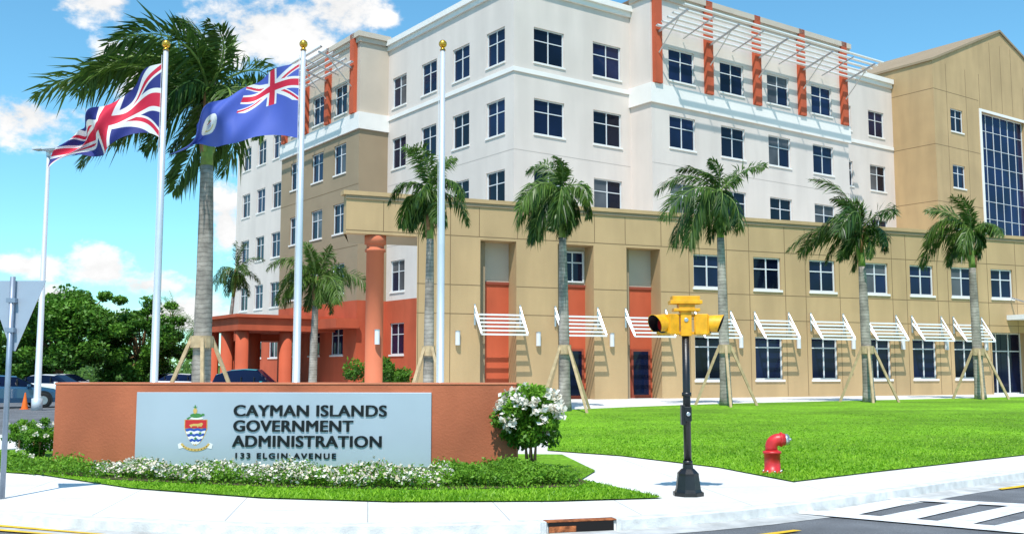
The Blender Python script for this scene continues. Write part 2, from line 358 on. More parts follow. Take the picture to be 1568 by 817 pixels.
mw.poly([PK(27.06,0,22.9),PK(27.06,8,22.9),PK(27.06,8,23.8),PK(27.06,0,23.8)],M_grey)
ms=MB()
def slat(p,dz):
    ms.poly(p,M_sun); ms.poly([(x,y,zz+dz) for x,y,zz in p],M_sun)
    for i in (0,2): 
        j=i+1; ms.poly([p[i],p[j],(p[j][0],p[j][1],p[j][2]+dz),(p[i][0],p[i][1],p[i][2]+dz)],M_sun)
def pergola(fr,cols,a,b,zt):
    O,D,Nn=fr
    def P(s,n,z): return (O[0]+D[0]*s+Nn[0]*n,O[1]+D[1]*s+Nn[1]*n,z)
    for c in cols:
        mw.box(fr,c-.28,c+.28,.003,.28,18.32,zt,M_terra)
        ms.beam(P(c,.28,21.35),P(c,2.65,22.0),.11,M_silver)
        ms.beam(P(c,.28,20.1),P(c,2.0,21.8),.07,M_silver)
    for c in [x+2.2 for x in cols[:-1]]: ms.beam(P(c,.1,21.4),P(c,2.65,22.05),.07,M_silver)
    for i in range(6):
        n=.36+i*.44; z=21.6+.118*i
        slat([P(a,n,z),P(b,n,z),P(b,n+.15,z+.04),P(a,n+.15,z+.04)],.07)
pergola(FB,[.4,4.7,9.1,13.5,18.0],.1,18.9,24.13)
pergola(FE,[.7,4.5,8.1,11.8],.3,12.4,23.63)
# ---- podium
P0=Vector((-6.47,39.1)); rp=Vector((.9239,.3827)); nP=Vector((.3827,-.9239)); FP=frm(P0,rp,nP)
def PP(s,n,z): q=P0+rp*s+nP*n; return (q.x,q.y,z)
pw=[16.57,19.8,22.97,26.2,29.1,31.8,34.5]
holes=[]
for c in pw+[37.4,40.3,43.2]:
    q=(c-.76,c+.76,5.37,6.87); holes.append(q); window(mf,mg,FP,*q,sill=True)
for c in pw[:-1]:
    q=(c-.76,c+.76,1.25,3.2); holes.append(q); window(mf,mg,FP,*q,sill=True,tr=.25)
ops=[(5.6,7.2),(9.1,10.8),(12.4,14.1)]; OD=.85
for a,b in ops: holes.append((a,b,.3,7.0,OD,M_tan))
holes.append((33.6,36.2,.3,3.6,.6,M_tan)); holes.append((37.2,43,.3,3.9,.6,M_tan))
window(mf,mg,FP,33.6,36.2,.45,3.6,.6,3,.3,False); window(mf,mg,FP,37.2,43,.45,3.9,.6,6,.3,False)
wall(mw,FP,2.9,48,0,8.5,holes,tan)
for a,b in ops:
    mw.poly([PP(a,-OD,.3),PP(b,-OD,.3),PP(b,-OD,5.3),PP(a,-OD,5.3)],M_terra)
    mw.poly([PP(a,-OD,5.3),PP(b,-OD,5.3),PP(b,-OD,7.0),PP(a,-OD,7.0)],M_grey)
    mw.box(FP,a+.002,a+.42,-OD+.004,-OD+.3,.3,6.99,M_brown)
    mw.box(FP,a+.42,b-.002,-OD+.004,-OD+.06,5.25,5.36,M_terra2)
    if a>6:
        mw.box(FP,a+.62,b-.12,-OD+.01,-OD+.07,.45,2.6,M_terra2); mg.poly([PP(a+.72,-OD+.08,.6),PP(b-.22,-OD+.08,.6),PP(b-.22,-OD+.08,2.5),PP(a+.72,-OD+.08,2.5)],M_gl[0])
window(mf,mg,frm(P0-nP*(OD-.05),rp,nP),9.6,10.7,5.45,6.8,.02,2,.36,False)
mw.box(FP,-.0,2.897,-.45,0,7.0,8.5,M_tan)
e0=P0+Vector((-.45,3.4)); e1=P0+rp*2.9+Vector((0.0,3.4))
mw.poly([PP(0,-.02,7.02),PP(2.9,-.02,7.02),(e1.x,e1.y,7.02),(e0.x,e0.y,7.02)],M_soffit)
mw.poly([PP(0,-.45,7.02),(e0.x,e0.y,7.02),(e0.x,e0.y,8.5),PP(0,-.45,8.5)],M_tan); mw.poly([(e0.x,e0.y,7.02),(e1.x,e1.y,7.02),(e1.x,e1.y,8.5),(e0.x,e0.y,8.5)],M_tan)
mw.box(FP,-.14,48,-.4,.12,8.5,8.66,M_tan)
mw.box(FP,-.04,48,.003,.06,8.36,8.497,M_brown)
w0=P0+rp*2.9; mw.poly([(w0.x,w0.y,0),(w0.x+.1,w0.y+11,0),(w0.x+.1,w0.y+11,8.4),(w0.x,w0.y,8.4)],M_tan)
mw.poly([PP(0,-.3,8.45),PP(48,-.3,8.45),PP(48,-20,8.45),PP(22,-24,8.45),PP(8,-12,8.45),(w0.x,w0.y+11,8.45),(e1.x,e1.y,8.45),(e0.x,e0.y,8.45)],M_grey)
for z in (3.95,5.12,7.12):
    segs=[2.9]+[x for o in ops for x in o]+[48]
    if z>7: mw.box(FP,0,48,0,.0045,z-.016,z+.016,M_joint)
    else:
        for i in range(0,len(segs),2): mw.box(FP,segs[i],segs[i+1],0,.004,z-.016,z+.016,M_joint)
for s in [1.5,2.95,4.3,5.55,7.25,9.05,10.85,12.35,14.15]+[x+d for x in pw for d in (-1.0,1.0)]:
    mw.box(FP,s-.014,s+.014,0,.006,7.13 if 2.9>s or any(o[0]-.1<s<o[1]+.1 for o in ops) else .5,8.33,M_joint)
mc=MB(); q=PP(1.3,-.45,0)
mc.tube([(q[0],q[1],z) for z in (0,.35,.351,6.35,6.351,6.45,6.451,6.65,6.651,7.0)],[.44,.44,.35,.35,.41,.41,.35,.35,.43,.43],28,M_col)
mc.obj('round_column',B,True)
def sconce(p,z,fr=FP):
    O,D,Nn=fr; x=O[0]+D[0]*p+Nn[0]*.1; y=O[1]+D[1]*p+Nn[1]*.1
    ms.tube([(x,y,z-.27),(x,y,z+.27)],[.1,.1],12,M_frame); ms.tube([(x,y,z+.27),(x,y,z+.31)],[.11,.11],12,M_silver)
for p in (4.6,8.15,11.6,18.2,21.4,24.6,27.65,30.45,33.1): sconce(p,2.95)
sconce(1.3,2.95,frm(P0-nP*.08,rp,nP)); sconce(3.4,2.8,FL); sconce(7.2,2.8,FL)
for c in [6.35,9.95,13.3,16.75]+[x+.15 for x in pw[1:-1]]:
    w=1.0 if c<14 else .95
    for sd in (-w,w):
        ms.beam(PP(c+sd,.05,3.5),PP(c+sd,.05,4.35),.07,M_silver); ms.beam(PP(c+sd,.05,4.3),PP(c+sd,.85,3.15),.04,M_silver); ms.beam(PP(c+sd,.08,3.95),PP(c+sd,.85,3.1),.06,M_silver)
    for i in range(6):
        n=.12+i*.145; z=3.93-i*.165
        ms.beam(PP(c-w,n,z),PP(c+w,n,z),.07,M_sun)
ms.box(FP,34.7,45,0.01,3.0,4.25,4.5,M_sun); ms.box(FP,34.9,44.8,2.4,2.9,3.9,4.25,M_sun)
for i in range(9): ms.box(FP,35.1+i*.42,35.35+i*.42,2.91,2.95,3.95,4.2,M_letters)
for i in range(6): ms.beam(PP(35+i*1.8,.1,5.4),PP(35+i*1.8,2.8,4.5),.06,M_silver)
mc=MB(); q=PP(36.6,2.5,0); mc.tube([(q[0],q[1],0),(q[0],q[1],3.9)],[.3,.3],20,M_col); q=PP(42,2.5,0); mc.tube([(q[0],q[1],0),(q[0],q[1],3.9)],[.3,.3],20,M_col); mc.obj('entrance_column',B,True)
mw.box(FE,3,9.5,.01,6.6,4.15,4.95,M_terra); mw.box(FE,2.8,9.7,.01,6.8,4.95,5.15,M_terra)
mw.box(FE,9.71,13,.01,4.0,3.7,4.4,M_terra)
mw.box(FE,-.4,2.79,.01,1.6,4.3,4.9,M_terra)
mc=MB()
for s,n,zz in ((3.6,3.2,4.15),(3.6,6.1,4.15),(8.9,3.2,4.15),(8.9,6.1,4.15),(12.6,3.6,3.7),(6.2,6.1,4.15)):
    q=KE+l*s+nL*n; mc.tube([(q.x,q.y,z) for z in (0,.5,.51,zz)],[.5,.5,.4,.4],20,M_terra)
mc.obj('porch_column',B,True)
mw.obj('walls',B); mf.obj('window_frames',B); mg.obj('window_glass',B); ms.obj('sunshades',B)
# ---------------------------------------------------------------- sign
S=empty('monument_sign')
sa=Vector((-8.04,17.95)); sb=Vector((.07,17.4)); sd=(sb-sa).normalized(); sn=Vector((sd.y,-sd.x)); FS=frm(sa,sd,sn); SL=(sb-sa).length
def PS(s,n,z): q=sa+sd*s+sn*n; return Vector((q.x,q.y,z))
mb=MB(); mb.box(FS,0,SL,-.55,0,0,1.435,M_signwall); mb.box(FS,-.012,SL+.012,-.562,.012,1.437,1.475,M_signside); mb.obj('wall',S,False,.012)
def su(u):
    t=(u-784)/F*.99; return (t*sa.y-sa.x)/(sd.x-t*sd.y)
s0,s1=su(210),su(661)
mb=MB(); mb.box(FS,s0,s1,.003,.05,.05,1.31,M_panel); mb.obj('panel',S,False,.006)
rotz=math.atan2(sd.y,sd.x)
def text(t,ua,ub,z,capw,sp=1.0,bold=.009,name='lettering'):
    for k,dx in enumerate((-bold,-bold*.33,bold*.33,bold)):
        cu=bpy.data.curves.new(name,'FONT'); cu.body=t; cu.size=capw/.72; cu.extrude=.010; cu.space_character=sp
        o=bpy.data.objects.new(name,cu); link(o,S); bpy.context.view_layer.update()
        w=su(ub)-su(ua)-2*bold; o.scale=(w/o.dimensions.x,1,1)
        o.rotation_euler=(math.radians(90),0,rotz); o.location=PS(su(ua)+bold+dx,.061+.0007*k,z+(.004 if k%2 else -.001)); cu.materials.append(M_letters)
text('CAYMAN ISLANDS',358,592,.905,.195,1.06,.010); text('GOVERNMENT',358,541,.645,.195,1.06,.010); text('ADMINISTRATION',358,586,.385,.195,1.06,.010)
text('133 ELGIN AVENUE',361,514,.185,.095,1.35,.005)
C_red=mat('arms_red',(.55,.03,.03),.5,.05); C_blue=mat('arms_blue',(.03,.09,.38),.5,.05); C_gold=mat('arms_gold',(.62,.42,.12),.5,.1); C_wh=mat('arms_white',(.8,.8,.78),.5,.03); C_gr=mat('arms_green',(.06,.22,.06),.5,.2)
mb=MB(); cs=su(302)
def fl(pts,m,n): mb.poly([PS(cs+x,n,z) for x,z in pts],m)
def shield_w(z): 
    t=(z-.40)/.44; return .19*min(1,max(0,t*1.55)**.5)
def band(za,zb,m,n,k=1.,wav=0.):
    N_=16; top=[];bot=[]
    for i in range(N_+1):
        f=-1+2*i/N_
        top.append((f*shield_w(zb)*k,zb+wav*math.sin(f*9))); bot.append((f*shield_w(za)*k,za+wav*math.sin(f*9)))
    fl(bot+top[::-1],m,n)
for i in range(14): band(.395+i*.0318,.395+(i+1)*.0318+.001,C_gold,.053+i*.00001,1.08)
zs=[.42,.465,.51,.555,.60,.645,.69]
for i in range(6): band(zs[i],zs[i+1],C_blue if i%2 else C_wh,.056,1,.008)
band(.695,.835,C_red,.057)
fl([(-.12,.75),(-.04,.77),(.04,.77),(.1,.79),(.13,.77),(.1,.72),(.05,.73),(.04,.70),(.02,.73),(-.06,.73),(-.08,.70),(-.1,.73)],C_gold,.059)
for (x,z) in ((-.08,.61),(.08,.61),(0,.52)):
    fl([(x+.035*(1 if k%2==0 else .42)*math.sin(k*math.pi/5),z+.035*(1 if k%2==0 else .42)*math.cos(k*math.pi/5)) for k in range(10)],C_gr,.059)
def ell(x,z,a,b,m,n): fl([(x+a*math.cos(k*.3927),z+b*math.sin(k*.3927)) for k in range(16)],m,n)
ell(0,.865,.13,.022,C_wh,.055); ell(0,.91,.11,.04,C_gr,.056); ell(.12,.925,.03,.02,C_gr,.057); ell(-.02,.99,.035,.05,C_gold,.058)
fl([(-.02,1.03),(-.07,1.07),(-.04,1.055),(-.02,1.10),(0,1.055),(.03,1.07)],C_gr,.059); fl([(-.12,.89),(-.17,.86),(-.15,.84),(-.08,.88)],C_gr,.057)
rib=[]
for k in range(17):
    a=math.pi*(1.08+.84*k/16); rib.append((.27*math.cos(a),.47+.17*math.sin(a)))
rin=[(x*.86,.47+(z-.47)*.74) for x,z in rib]
fl(rib+rin[::-1],C_gold,.0585)
for sg in (-1,1): fl([(sg*.25,.45),(sg*.31,.42),(sg*.29,.34),(sg*.2,.36)],C_wh,.0575)
for k in range(9):
    a=math.pi*(1.2+.6*k/8); ell(.25*math.cos(a),.47+.148*math.sin(a),.010,.008,M_letters,.0595)
mb.obj('coat_of_arms',S)
# ---------------------------------------------------------------- flag poles and flags
def flagpole(x,y,H):
    P=empty('flagpole'); mb=MB()
    mb.tube([(x,y,0),(x,y,.12),(x,y,.121),(x,y,H*.5),(x,y,H)],[.14,.14,.075,.068,.05],20,M_pole); mb.obj('shaft',P,True)
    mb=MB(); R=.085; n=10
    pts=[(x,y,H+.05+R-R*math.cos(math.pi*i/n)) for i in range(n+1)]; rr=[max(.002,R*math.sin(math.pi*i/n)) for i in range(n+1)]
    mb.tube(pts,rr,20,M_gold); mb.tube([(x,y,H),(x,y,H+.06)],[.065,.03],16,M_gold); mb.obj('finial',P,True)
    mb=MB(); mb.tube([(x-.08,y,1.2),(x-.08,y,H-.1)],[.006,.006],6,M_frame); mb.box(((x,y),(1,0),(0,1)),-.1,-.05,-.02,.02,1.15,1.35,M_silver); mb.obj('halyard',P)
    return P
px=[(-7.2),(-4.34),(-1.44)]; PY=20.5; PH=8.3
poles=[flagpole(x,PY,PH) for x in px]
WH=(.87,.87,.86);RD=(.68,.02,.06);BL=(.020,.032,.21)
def uj(X,Y,blue):
    X=X*60;Y=Y*30
    if abs(Y-15)<3 or abs(X-30)<3: return RD
    if abs(Y-15)<5 or abs(X-30)<5: return WH
    for d in ((X-2*Y)/2.236,(X+2*Y-60)/2.236):
        s=d if (X-30)>0 else -d
        if abs(d)<3: return RD if 0<s<2 else WH
    return blue
CB=(.075,.125,.50)
def cay(X,Y):
    if X<.5 and Y>.5: return uj(X*2,(Y-.5)*2,CB)
    dx=(X-.75)*2; dy=Y-.45; d=math.hypot(dx,dy)
    if d<.215:
        if abs(dx)<.07 and -.09<dy<.06: return (.6,.10,.08) if dy>.03 else ((.15,.22,.50) if int((dy+.2)*50)%2 else WH)
        if abs(dx)<.04 and .06<dy<.11: return (.2,.4,.2)
        if .12<d<.155 and dy<-.06: return (.75,.6,.25)
        return WH
    return CB
def fabric():
    m=bpy.data.materials.new('flag_fabric'); m.use_nodes=True; N,L,b=nodes_of(m)
    at=N.new('ShaderNodeAttribute'); at.attribute_name='Col'; L.new(at.outputs['Color'],b.inputs['Base Color']); b.inputs['Roughness'].default_value=.7
    tr=N.new('ShaderNodeBsdfTranslucent'); L.new(at.outputs['Color'],tr.inputs['Color']); ms_=N.new('ShaderNodeMixShader'); ms_.inputs[0].default_value=.25
    L.new(b.outputs[0],ms_.inputs[1]); L.new(tr.outputs[0],ms_.inputs[2]); L.new(ms_.outputs[0],N['Material Output'].inputs['Surface']); return m
M_fab=fabric()
def flag(name,px,ztop,topf,botf,ripple,pat,parent,nx=300,ny=150):
    V=[];C=[]
    for j in range(ny+1):
        v=j/ny
        for i in range(nx+1):
            u=i/nx; a=topf(u); b=botf(u); x=b[0]+(a[0]-b[0])*v; z=b[1]+(a[1]-b[1])*v
            y,dx,dz=ripple(u,v); V.append((px-.07-x+dx,PY+y,ztop+z+dz)); C.append(pat(u,v))
    Fc=[(j*(nx+1)+i,j*(nx+1)+i+1,(j+1)*(nx+1)+i+1,(j+1)*(nx+1)+i) for j in range(ny) for i in range(nx)]
    me=bpy.data.meshes.new(name); me.from_pydata(V,[],Fc); at=me.color_attributes.new('Col','FLOAT_COLOR','POINT')
    at.data.foreach_set('color',np.array([(*c,1) for c in C],dtype=np.float32).reshape(-1))
    for p in me.polygons: p.use_smooth=True
    me.materials.append(M_fab); return link(bpy.data.objects.new(name,me))
s_=math.sin
def rip1(u,v):
    A=.30*min(1,u*2.2); ph=10.8*u-3.0*v+.5
    return (A*s_(ph)+.08*s_(25*u+7*v)*u, .07*s_(ph+1)*u, .05*s_(11*u+2*v)*u+.04*s_(25*u+4*v)*u)
flag('union_flag',px[0],PH-.28,lambda u:(2.0*u,-1.62*u**1.1+.08*s_(8*u)),lambda u:(2.14*u,-1.56-.05*u-.76*u**2.4+.13*s_(9*u)),rip1,lambda u,v:uj(u,v,BL),poles[0])
def rip2(u,v):
    A=.30*min(1,u*2.0); ph=8.3*u-3.2*v+1.2
    return (A*s_(ph)+.08*s_(22*u+6*v)*u, .05*s_(ph+1)*u, .06*s_(10*u+3*v)*u+.035*s_(24*u+2*v)*u)
flag('ensign_flag',px[1],PH-.28,lambda u:(2.3*u-.15*u**6,-.95*u-.40*u**6+.10*s_(6.3*u)),lambda u:(2.62*u,-1.58-.02*u-.30*u**2.5+.08*s_(9*u)),rip2,cay,poles[1])
# ---------------------------------------------------------------- palms
M_trunk=mat('palm_trunk',(.35,.315,.275),.9,.25,5,.5,20)
def trunk_rings(m):
    N,L,b=nodes_of(m); src=b.inputs['Base Color'].links[0].from_socket
    g=N.new('ShaderNodeNewGeometry'); w=N.new('ShaderNodeTexWave'); w.bands_direction='Z'; w.inputs['Scale'].default_value=2.6; w.inputs['Distortion'].default_value=3.2; w.inputs['Detail'].default_value=3; w.inputs['Detail Scale'].default_value=2
    L.new(g.outputs['Position'],w.inputs['Vector']); r_=N.new('ShaderNodeMapRange'); r_.inputs[1].default_value=0; r_.inputs[2].default_value=.35; r_.inputs[3].default_value=.70; r_.inputs[4].default_value=1
    L.new(w.outputs['Fac'],r_.inputs[0]); mx=N.new('ShaderNodeMix'); mx.data_type='RGBA'; mx.blend_type='MULTIPLY'; mx.inputs[0].default_value=1
    L.new(src,mx.inputs[6]); L.new(r_.outputs[0],mx.inputs[7]); L.new(mx.outputs[2],b.inputs['Base Color'])
trunk_rings(M_trunk); mulnoise(M_trunk,1.6,.65,1.12,.35,.65)
M_shaft=mat('palm_crownshaft',(.15,.23,.05),.5,.3,4,.1,20)
M_sheath=mat('palm_sheath',(.24,.14,.07),.85,.4,7,.4,30)
def palm(x,y,H,r0,Lf,nf,seed,wind=.25,stakes=True,lean=0.,droop=1.,elo=-25,tint=0.,sk=2.1,sr=1.1,lw=.05,name='palm_tree',rep_=3,ns=30,spear=4):
    R=np.random.default_rng(seed); z0=float(h(x,y)); P=empty(name); mb=MB()
    n=26; pts=[];rad=[]
    for i in range(n+1):
        t=i/n; z=z0+(H-z0)*t; bul=1+.35*math.exp(-t*14)+.12*math.sin(math.pi*min(1,t*1.3)); rr=r0*bul*(1-.38*t)
        pts.append((x+lean*t*t,y+.1*math.sin(t*3),z)); rad.append(rr*(1+.02*(i%2)))
    cut=int(n*.80); mb.tube(pts[:cut+1],rad[:cut+1],18,M_trunk)
    mb.tube(pts[cut:],[q*(1.02-.35*(k/(n-cut))) for k,q in enumerate(rad[cut:])],18,M_shaft)
    for k in range(11): 
        a=R.uniform(0,6.28); zz=R.uniform(.8,.94); pb=Vector(pts[int(n*zz)]); rr=rad[cut]
        mb.tube([pb+Vector((math.cos(a)*rr*.8,math.sin(a)*rr*.8,0)),pb+Vector((math.cos(a)*rr*1.3,math.sin(a)*rr*1.3,.35*Lf/2)),pb+Vector((math.cos(a)*rr*1.5,math.sin(a)*rr*1.5,.6*Lf/2))],[.06,.05,.01],6,M_sheath if k%2 else M_shaft)
    mb.obj('trunk',P,True)
    V=[];Tn=[]; rac=MB(); top=np.array([x+lean,y,H-.15])
    for k in range(nf):
        a=k*2.399+R.uniform(-.45,.45); f=k/nf
        el=math.radians(84-(84-elo)*f**.8+R.uniform(-14,14)); L_=Lf*(R.uniform(.68,1.18))*(.78+.3*math.sin(math.pi*min(1,f*1.1+.15)))
        L_*=1-.28*min(1,wind)*math.cos(a)
        d=np.array([math.cos(a)*math.cos(el),math.sin(a)*math.cos(el),math.sin(el)]); p=top.copy(); ds=L_/ns; P3=[p.copy()]
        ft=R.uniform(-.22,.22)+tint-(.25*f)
        tw=R.uniform(-1.0,1.0); dr=droop*R.uniform(.55,1.4)
        if k<spear: dr*=.45
        for i in range(ns):
            t=i/ns; d=d+np.array([-wind*.06*(.3+t),0,-.085*dr*(.25+t*1.1)]); d=d/np.linalg.norm(d); p=p+d*ds; P3.append(p.copy())
            if i<3: continue
            side=np.cross(d,[0,0,1.]); side=side/max(1e-6,np.linalg.norm(side)); upv=np.cross(side,d)
            side=side*math.cos(tw)+upv*math.sin(tw); upv=np.cross(side,d)
            prof=math.sin(math.pi*min(.97,(t*.88+.12)))**.6; ll=L_*.30*prof
            for sgn in (-1,1):
                for rep in range(rep_):
                    q=p+d*ds*R.uniform(-.5,.5); lv=sgn*side*(.85)+d*R.uniform(.35,1.0)+upv*R.uniform(-.65,.55)+np.array([-wind*.35,0,-.28*dr]); lv=lv/np.linalg.norm(lv)
                    le=ll*R.uniform(.6,1.15); mid=q+lv*le*.45; tip=q+lv*le*.9+np.array([-wind*.12,0,-.36*dr])*le*R.uniform(.3,1.2)
                    wv=np.cross(lv,upv+R.normal(size=3)*.3); wv=wv/max(1e-6,np.linalg.norm(wv))*lw*.5
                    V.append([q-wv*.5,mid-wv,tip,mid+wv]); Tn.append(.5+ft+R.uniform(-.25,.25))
        rac.tube([tuple(c) for c in P3[::3]],[.028*Lf/2*(1-.85*i/(len(P3[::3])-1)) for i in range(len(P3[::3]))],5,M_shaft)
    rac.obj('frond_stems',P,True); quads('fronds',V,Tn,L_palm,P)
    if stakes:
        mb=MB()
        for k in range(4):
            a=k*1.5708+.5+seed; zb=z0; mb.beam((x+math.cos(a)*sr,y+math.sin(a)*sr,zb-.05),(x+math.cos(a)*r0*1.1,y+math.sin(a)*r0*1.1,z0+sk),.085,M_wood)
        mb.tube([(x,y,z0+sk-.25),(x,y,z0+sk+.05)],[r0*1.28,r0*1.28],14,M_wood); mb.obj('support_stakes',P)
    return P
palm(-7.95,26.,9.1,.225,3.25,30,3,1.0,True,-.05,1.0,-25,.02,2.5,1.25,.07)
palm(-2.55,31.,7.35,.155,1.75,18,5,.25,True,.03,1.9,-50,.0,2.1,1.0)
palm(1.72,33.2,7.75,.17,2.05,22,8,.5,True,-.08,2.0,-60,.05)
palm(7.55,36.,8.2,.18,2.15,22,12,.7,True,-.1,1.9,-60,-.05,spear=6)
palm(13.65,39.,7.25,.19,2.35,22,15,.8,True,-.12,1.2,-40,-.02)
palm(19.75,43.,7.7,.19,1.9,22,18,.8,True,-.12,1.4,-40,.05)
palm(-9.8,50.,6.3,.2,2.6,24,21,.2,False,.1,1.1,-40,.15)
palm(-20.2,72.,8.9,.17,2.3,18,25,-.1,False,.5,1.5,-50,-.15,rep_=2)
# ---------------------------------------------------------------- shrubs and trees
def inball(n): 
    p=unit(rng.normal(size=(n,3))); return p*(rng.random(n)**.45)[:,None]
def bed(name,poly_pts,hgt,n,size,flowers=0.,fsize=.04,base=.0):
    xs=[p[0] for p in poly_pts]; ys=[p[1] for p in poly_pts]
    x=rng.uniform(min(xs),max(xs),n*2); y=rng.uniform(min(ys),max(ys),n*2); k=inpoly(x+.05*rng.normal(size=n*2),y+.04*rng.normal(size=n*2),poly_pts); x=x[k];y=y[k]
    bumps=hgt*(.66+.2*np.sin(x*5.3+y*2)+.16*np.sin(x*11.7-y*7)+.1*np.sin(x*23+y*17)+.12*rng.random(len(x)))
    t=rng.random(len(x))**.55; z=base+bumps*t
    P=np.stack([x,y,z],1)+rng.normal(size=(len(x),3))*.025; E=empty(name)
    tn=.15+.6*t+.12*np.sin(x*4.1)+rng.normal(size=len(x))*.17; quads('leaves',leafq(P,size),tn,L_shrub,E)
    if flowers:
        k=(t>.6)&(rng.random(len(x))<flowers*(.35+.65*(np.sin(x*3.1+y*4)+np.sin(x*7.3-y*3)>-.2))); Q=P[k]
        Q=Q+np.array([0,-.01,.02])
        quads('flowers',leafq(Q,fsize,.95,1.2),rng.random(len(Q)),L_flower,E)
    return E
def gp(L): return [G(*p) for p in L]
sheet('planting_bed_soil',gp([(60,724),(180,737),(420,748),(650,752),(880,748),(900,741),(850,718)])+[(.3,17.0),(-8.4,17.6)],.032,M_soil,False,0)
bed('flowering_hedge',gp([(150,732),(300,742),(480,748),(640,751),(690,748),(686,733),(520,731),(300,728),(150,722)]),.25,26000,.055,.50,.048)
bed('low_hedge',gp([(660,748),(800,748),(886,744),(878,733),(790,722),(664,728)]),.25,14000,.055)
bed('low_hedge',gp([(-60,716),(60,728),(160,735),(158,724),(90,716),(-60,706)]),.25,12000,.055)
def blobbush(name,cx,cy,z0,rx,ry,rz,n,size,m=L_shrub,clumps=26,flowers=0,fs=.06,tb=.4,stems=0):
    E=empty(name); V=[];Tn=[]; FV=[];FT=[]
    for c in range(clumps):
        d=inball(1)[0]*.9; cc=np.array([cx+d[0]*rx,cy+d[1]*ry,z0+d[2]*rz]); k=n//clumps
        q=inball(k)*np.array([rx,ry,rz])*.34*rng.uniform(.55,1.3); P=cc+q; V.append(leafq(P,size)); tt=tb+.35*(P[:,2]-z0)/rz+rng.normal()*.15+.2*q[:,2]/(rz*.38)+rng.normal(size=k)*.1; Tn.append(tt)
    quads('leaves',np.concatenate(V),np.concatenate(Tn),m,E)
    if flowers:
        for c in range(flowers):
            d=unit(rng.normal(size=3)); d[2]=d[2]*.8+.15; cc=np.array([cx+d[0]*rx*.95,cy+d[1]*ry*.95,z0+d[2]*rz*.98])
            FV.append(leafq(cc+rng.normal(size=(20,3))*fs*.45,fs,.9,1.)); FT.append(rng.random(20)*.6+.4)
        quads('flowers',np.concatenate(FV),np.concatenate(FT),L_flower,E)
    if stems:
        mb=MB()
        for k in range(stems):
            a=k*6.28/stems; mb.tube([(cx+.07*math.cos(a),cy+.07*math.sin(a),0),(cx+.1*math.cos(a+.5),cy+.1*math.sin(a+.5),z0*.5),(cx+.3*rx*math.cos(a),cy+.3*ry*math.sin(a),z0)],[.022,.018,.012],7,M_sheath)
        mb.obj('stems',E,True)
    return E
bx,by=G(822,722)
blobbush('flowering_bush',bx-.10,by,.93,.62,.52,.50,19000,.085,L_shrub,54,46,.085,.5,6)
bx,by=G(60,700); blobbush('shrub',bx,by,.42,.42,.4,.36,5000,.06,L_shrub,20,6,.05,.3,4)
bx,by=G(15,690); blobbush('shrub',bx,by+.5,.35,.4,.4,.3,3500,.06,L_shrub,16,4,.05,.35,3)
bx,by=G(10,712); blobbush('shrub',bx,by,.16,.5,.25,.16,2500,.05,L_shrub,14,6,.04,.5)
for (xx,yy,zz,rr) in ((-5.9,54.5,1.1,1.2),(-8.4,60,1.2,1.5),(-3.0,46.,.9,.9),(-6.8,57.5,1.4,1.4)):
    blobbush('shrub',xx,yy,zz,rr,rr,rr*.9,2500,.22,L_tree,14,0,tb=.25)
def tree(name,cx,cy,H,rx,rz,n,size,m=L_tree,clumps=95):
    E=empty(name); mb=MB(); zc=H-rz
    mb.tube([(cx,cy,0),(cx+.1,cy,zc*.5),(cx,cy,zc)],[.35,.28,.2],12,M_sheath)
    V=[];Tn=[]
    for c in range(clumps):
        d=unit(rng.normal(size=3))*rng.uniform(.45,1.0); 
        if d[2]<-.75: d[2]*=.5
        cc=np.array([cx+d[0]*rx,cy+d[1]*rx*.8,zc+d[2]*rz]); k=n//clumps; rr=rng.uniform(.5,1.3)*rx*.23
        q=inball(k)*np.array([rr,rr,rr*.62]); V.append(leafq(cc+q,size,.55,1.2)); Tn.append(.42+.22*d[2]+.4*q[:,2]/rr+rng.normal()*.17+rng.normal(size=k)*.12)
        if c%5==0: mb.tube([(cx,cy,zc*.6),tuple((cc+np.array([cx,cy,zc*.8]))/2),tuple(cc)],[.14,.08,.03],6,M_sheath)
    mb.obj('trunk',E,True); quads('foliage',np.concatenate(V),np.concatenate(Tn),m,E)
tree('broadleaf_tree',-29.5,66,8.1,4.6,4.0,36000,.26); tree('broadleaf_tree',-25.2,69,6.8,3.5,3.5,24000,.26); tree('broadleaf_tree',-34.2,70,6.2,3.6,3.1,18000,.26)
V=[];Tn=[]
for c in range(150):
    x=rng.uniform(-85,-18); y=rng.uniform(88,112); H=rng.uniform(1.5,4.6); rr=rng.uniform(1.2,2.6)
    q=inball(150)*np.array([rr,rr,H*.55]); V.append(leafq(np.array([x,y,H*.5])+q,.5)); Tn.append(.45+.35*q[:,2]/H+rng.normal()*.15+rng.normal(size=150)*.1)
quads('distant_trees',np.concatenate(V),np.concatenate(Tn),L_far)
palm(-34.5,102,7.2,.2,3.0,16,31,.3,False,.3,1.2,-40,.2,rep_=1); palm(-31.5,100,5.6,.2,2.6,14,33,.3,False,.3,1.2,-40,.25,rep_=1); palm(-37,62,4.0,.2,2.4,20,35,.3,False,.2,1.1,-30,.35,rep_=2)
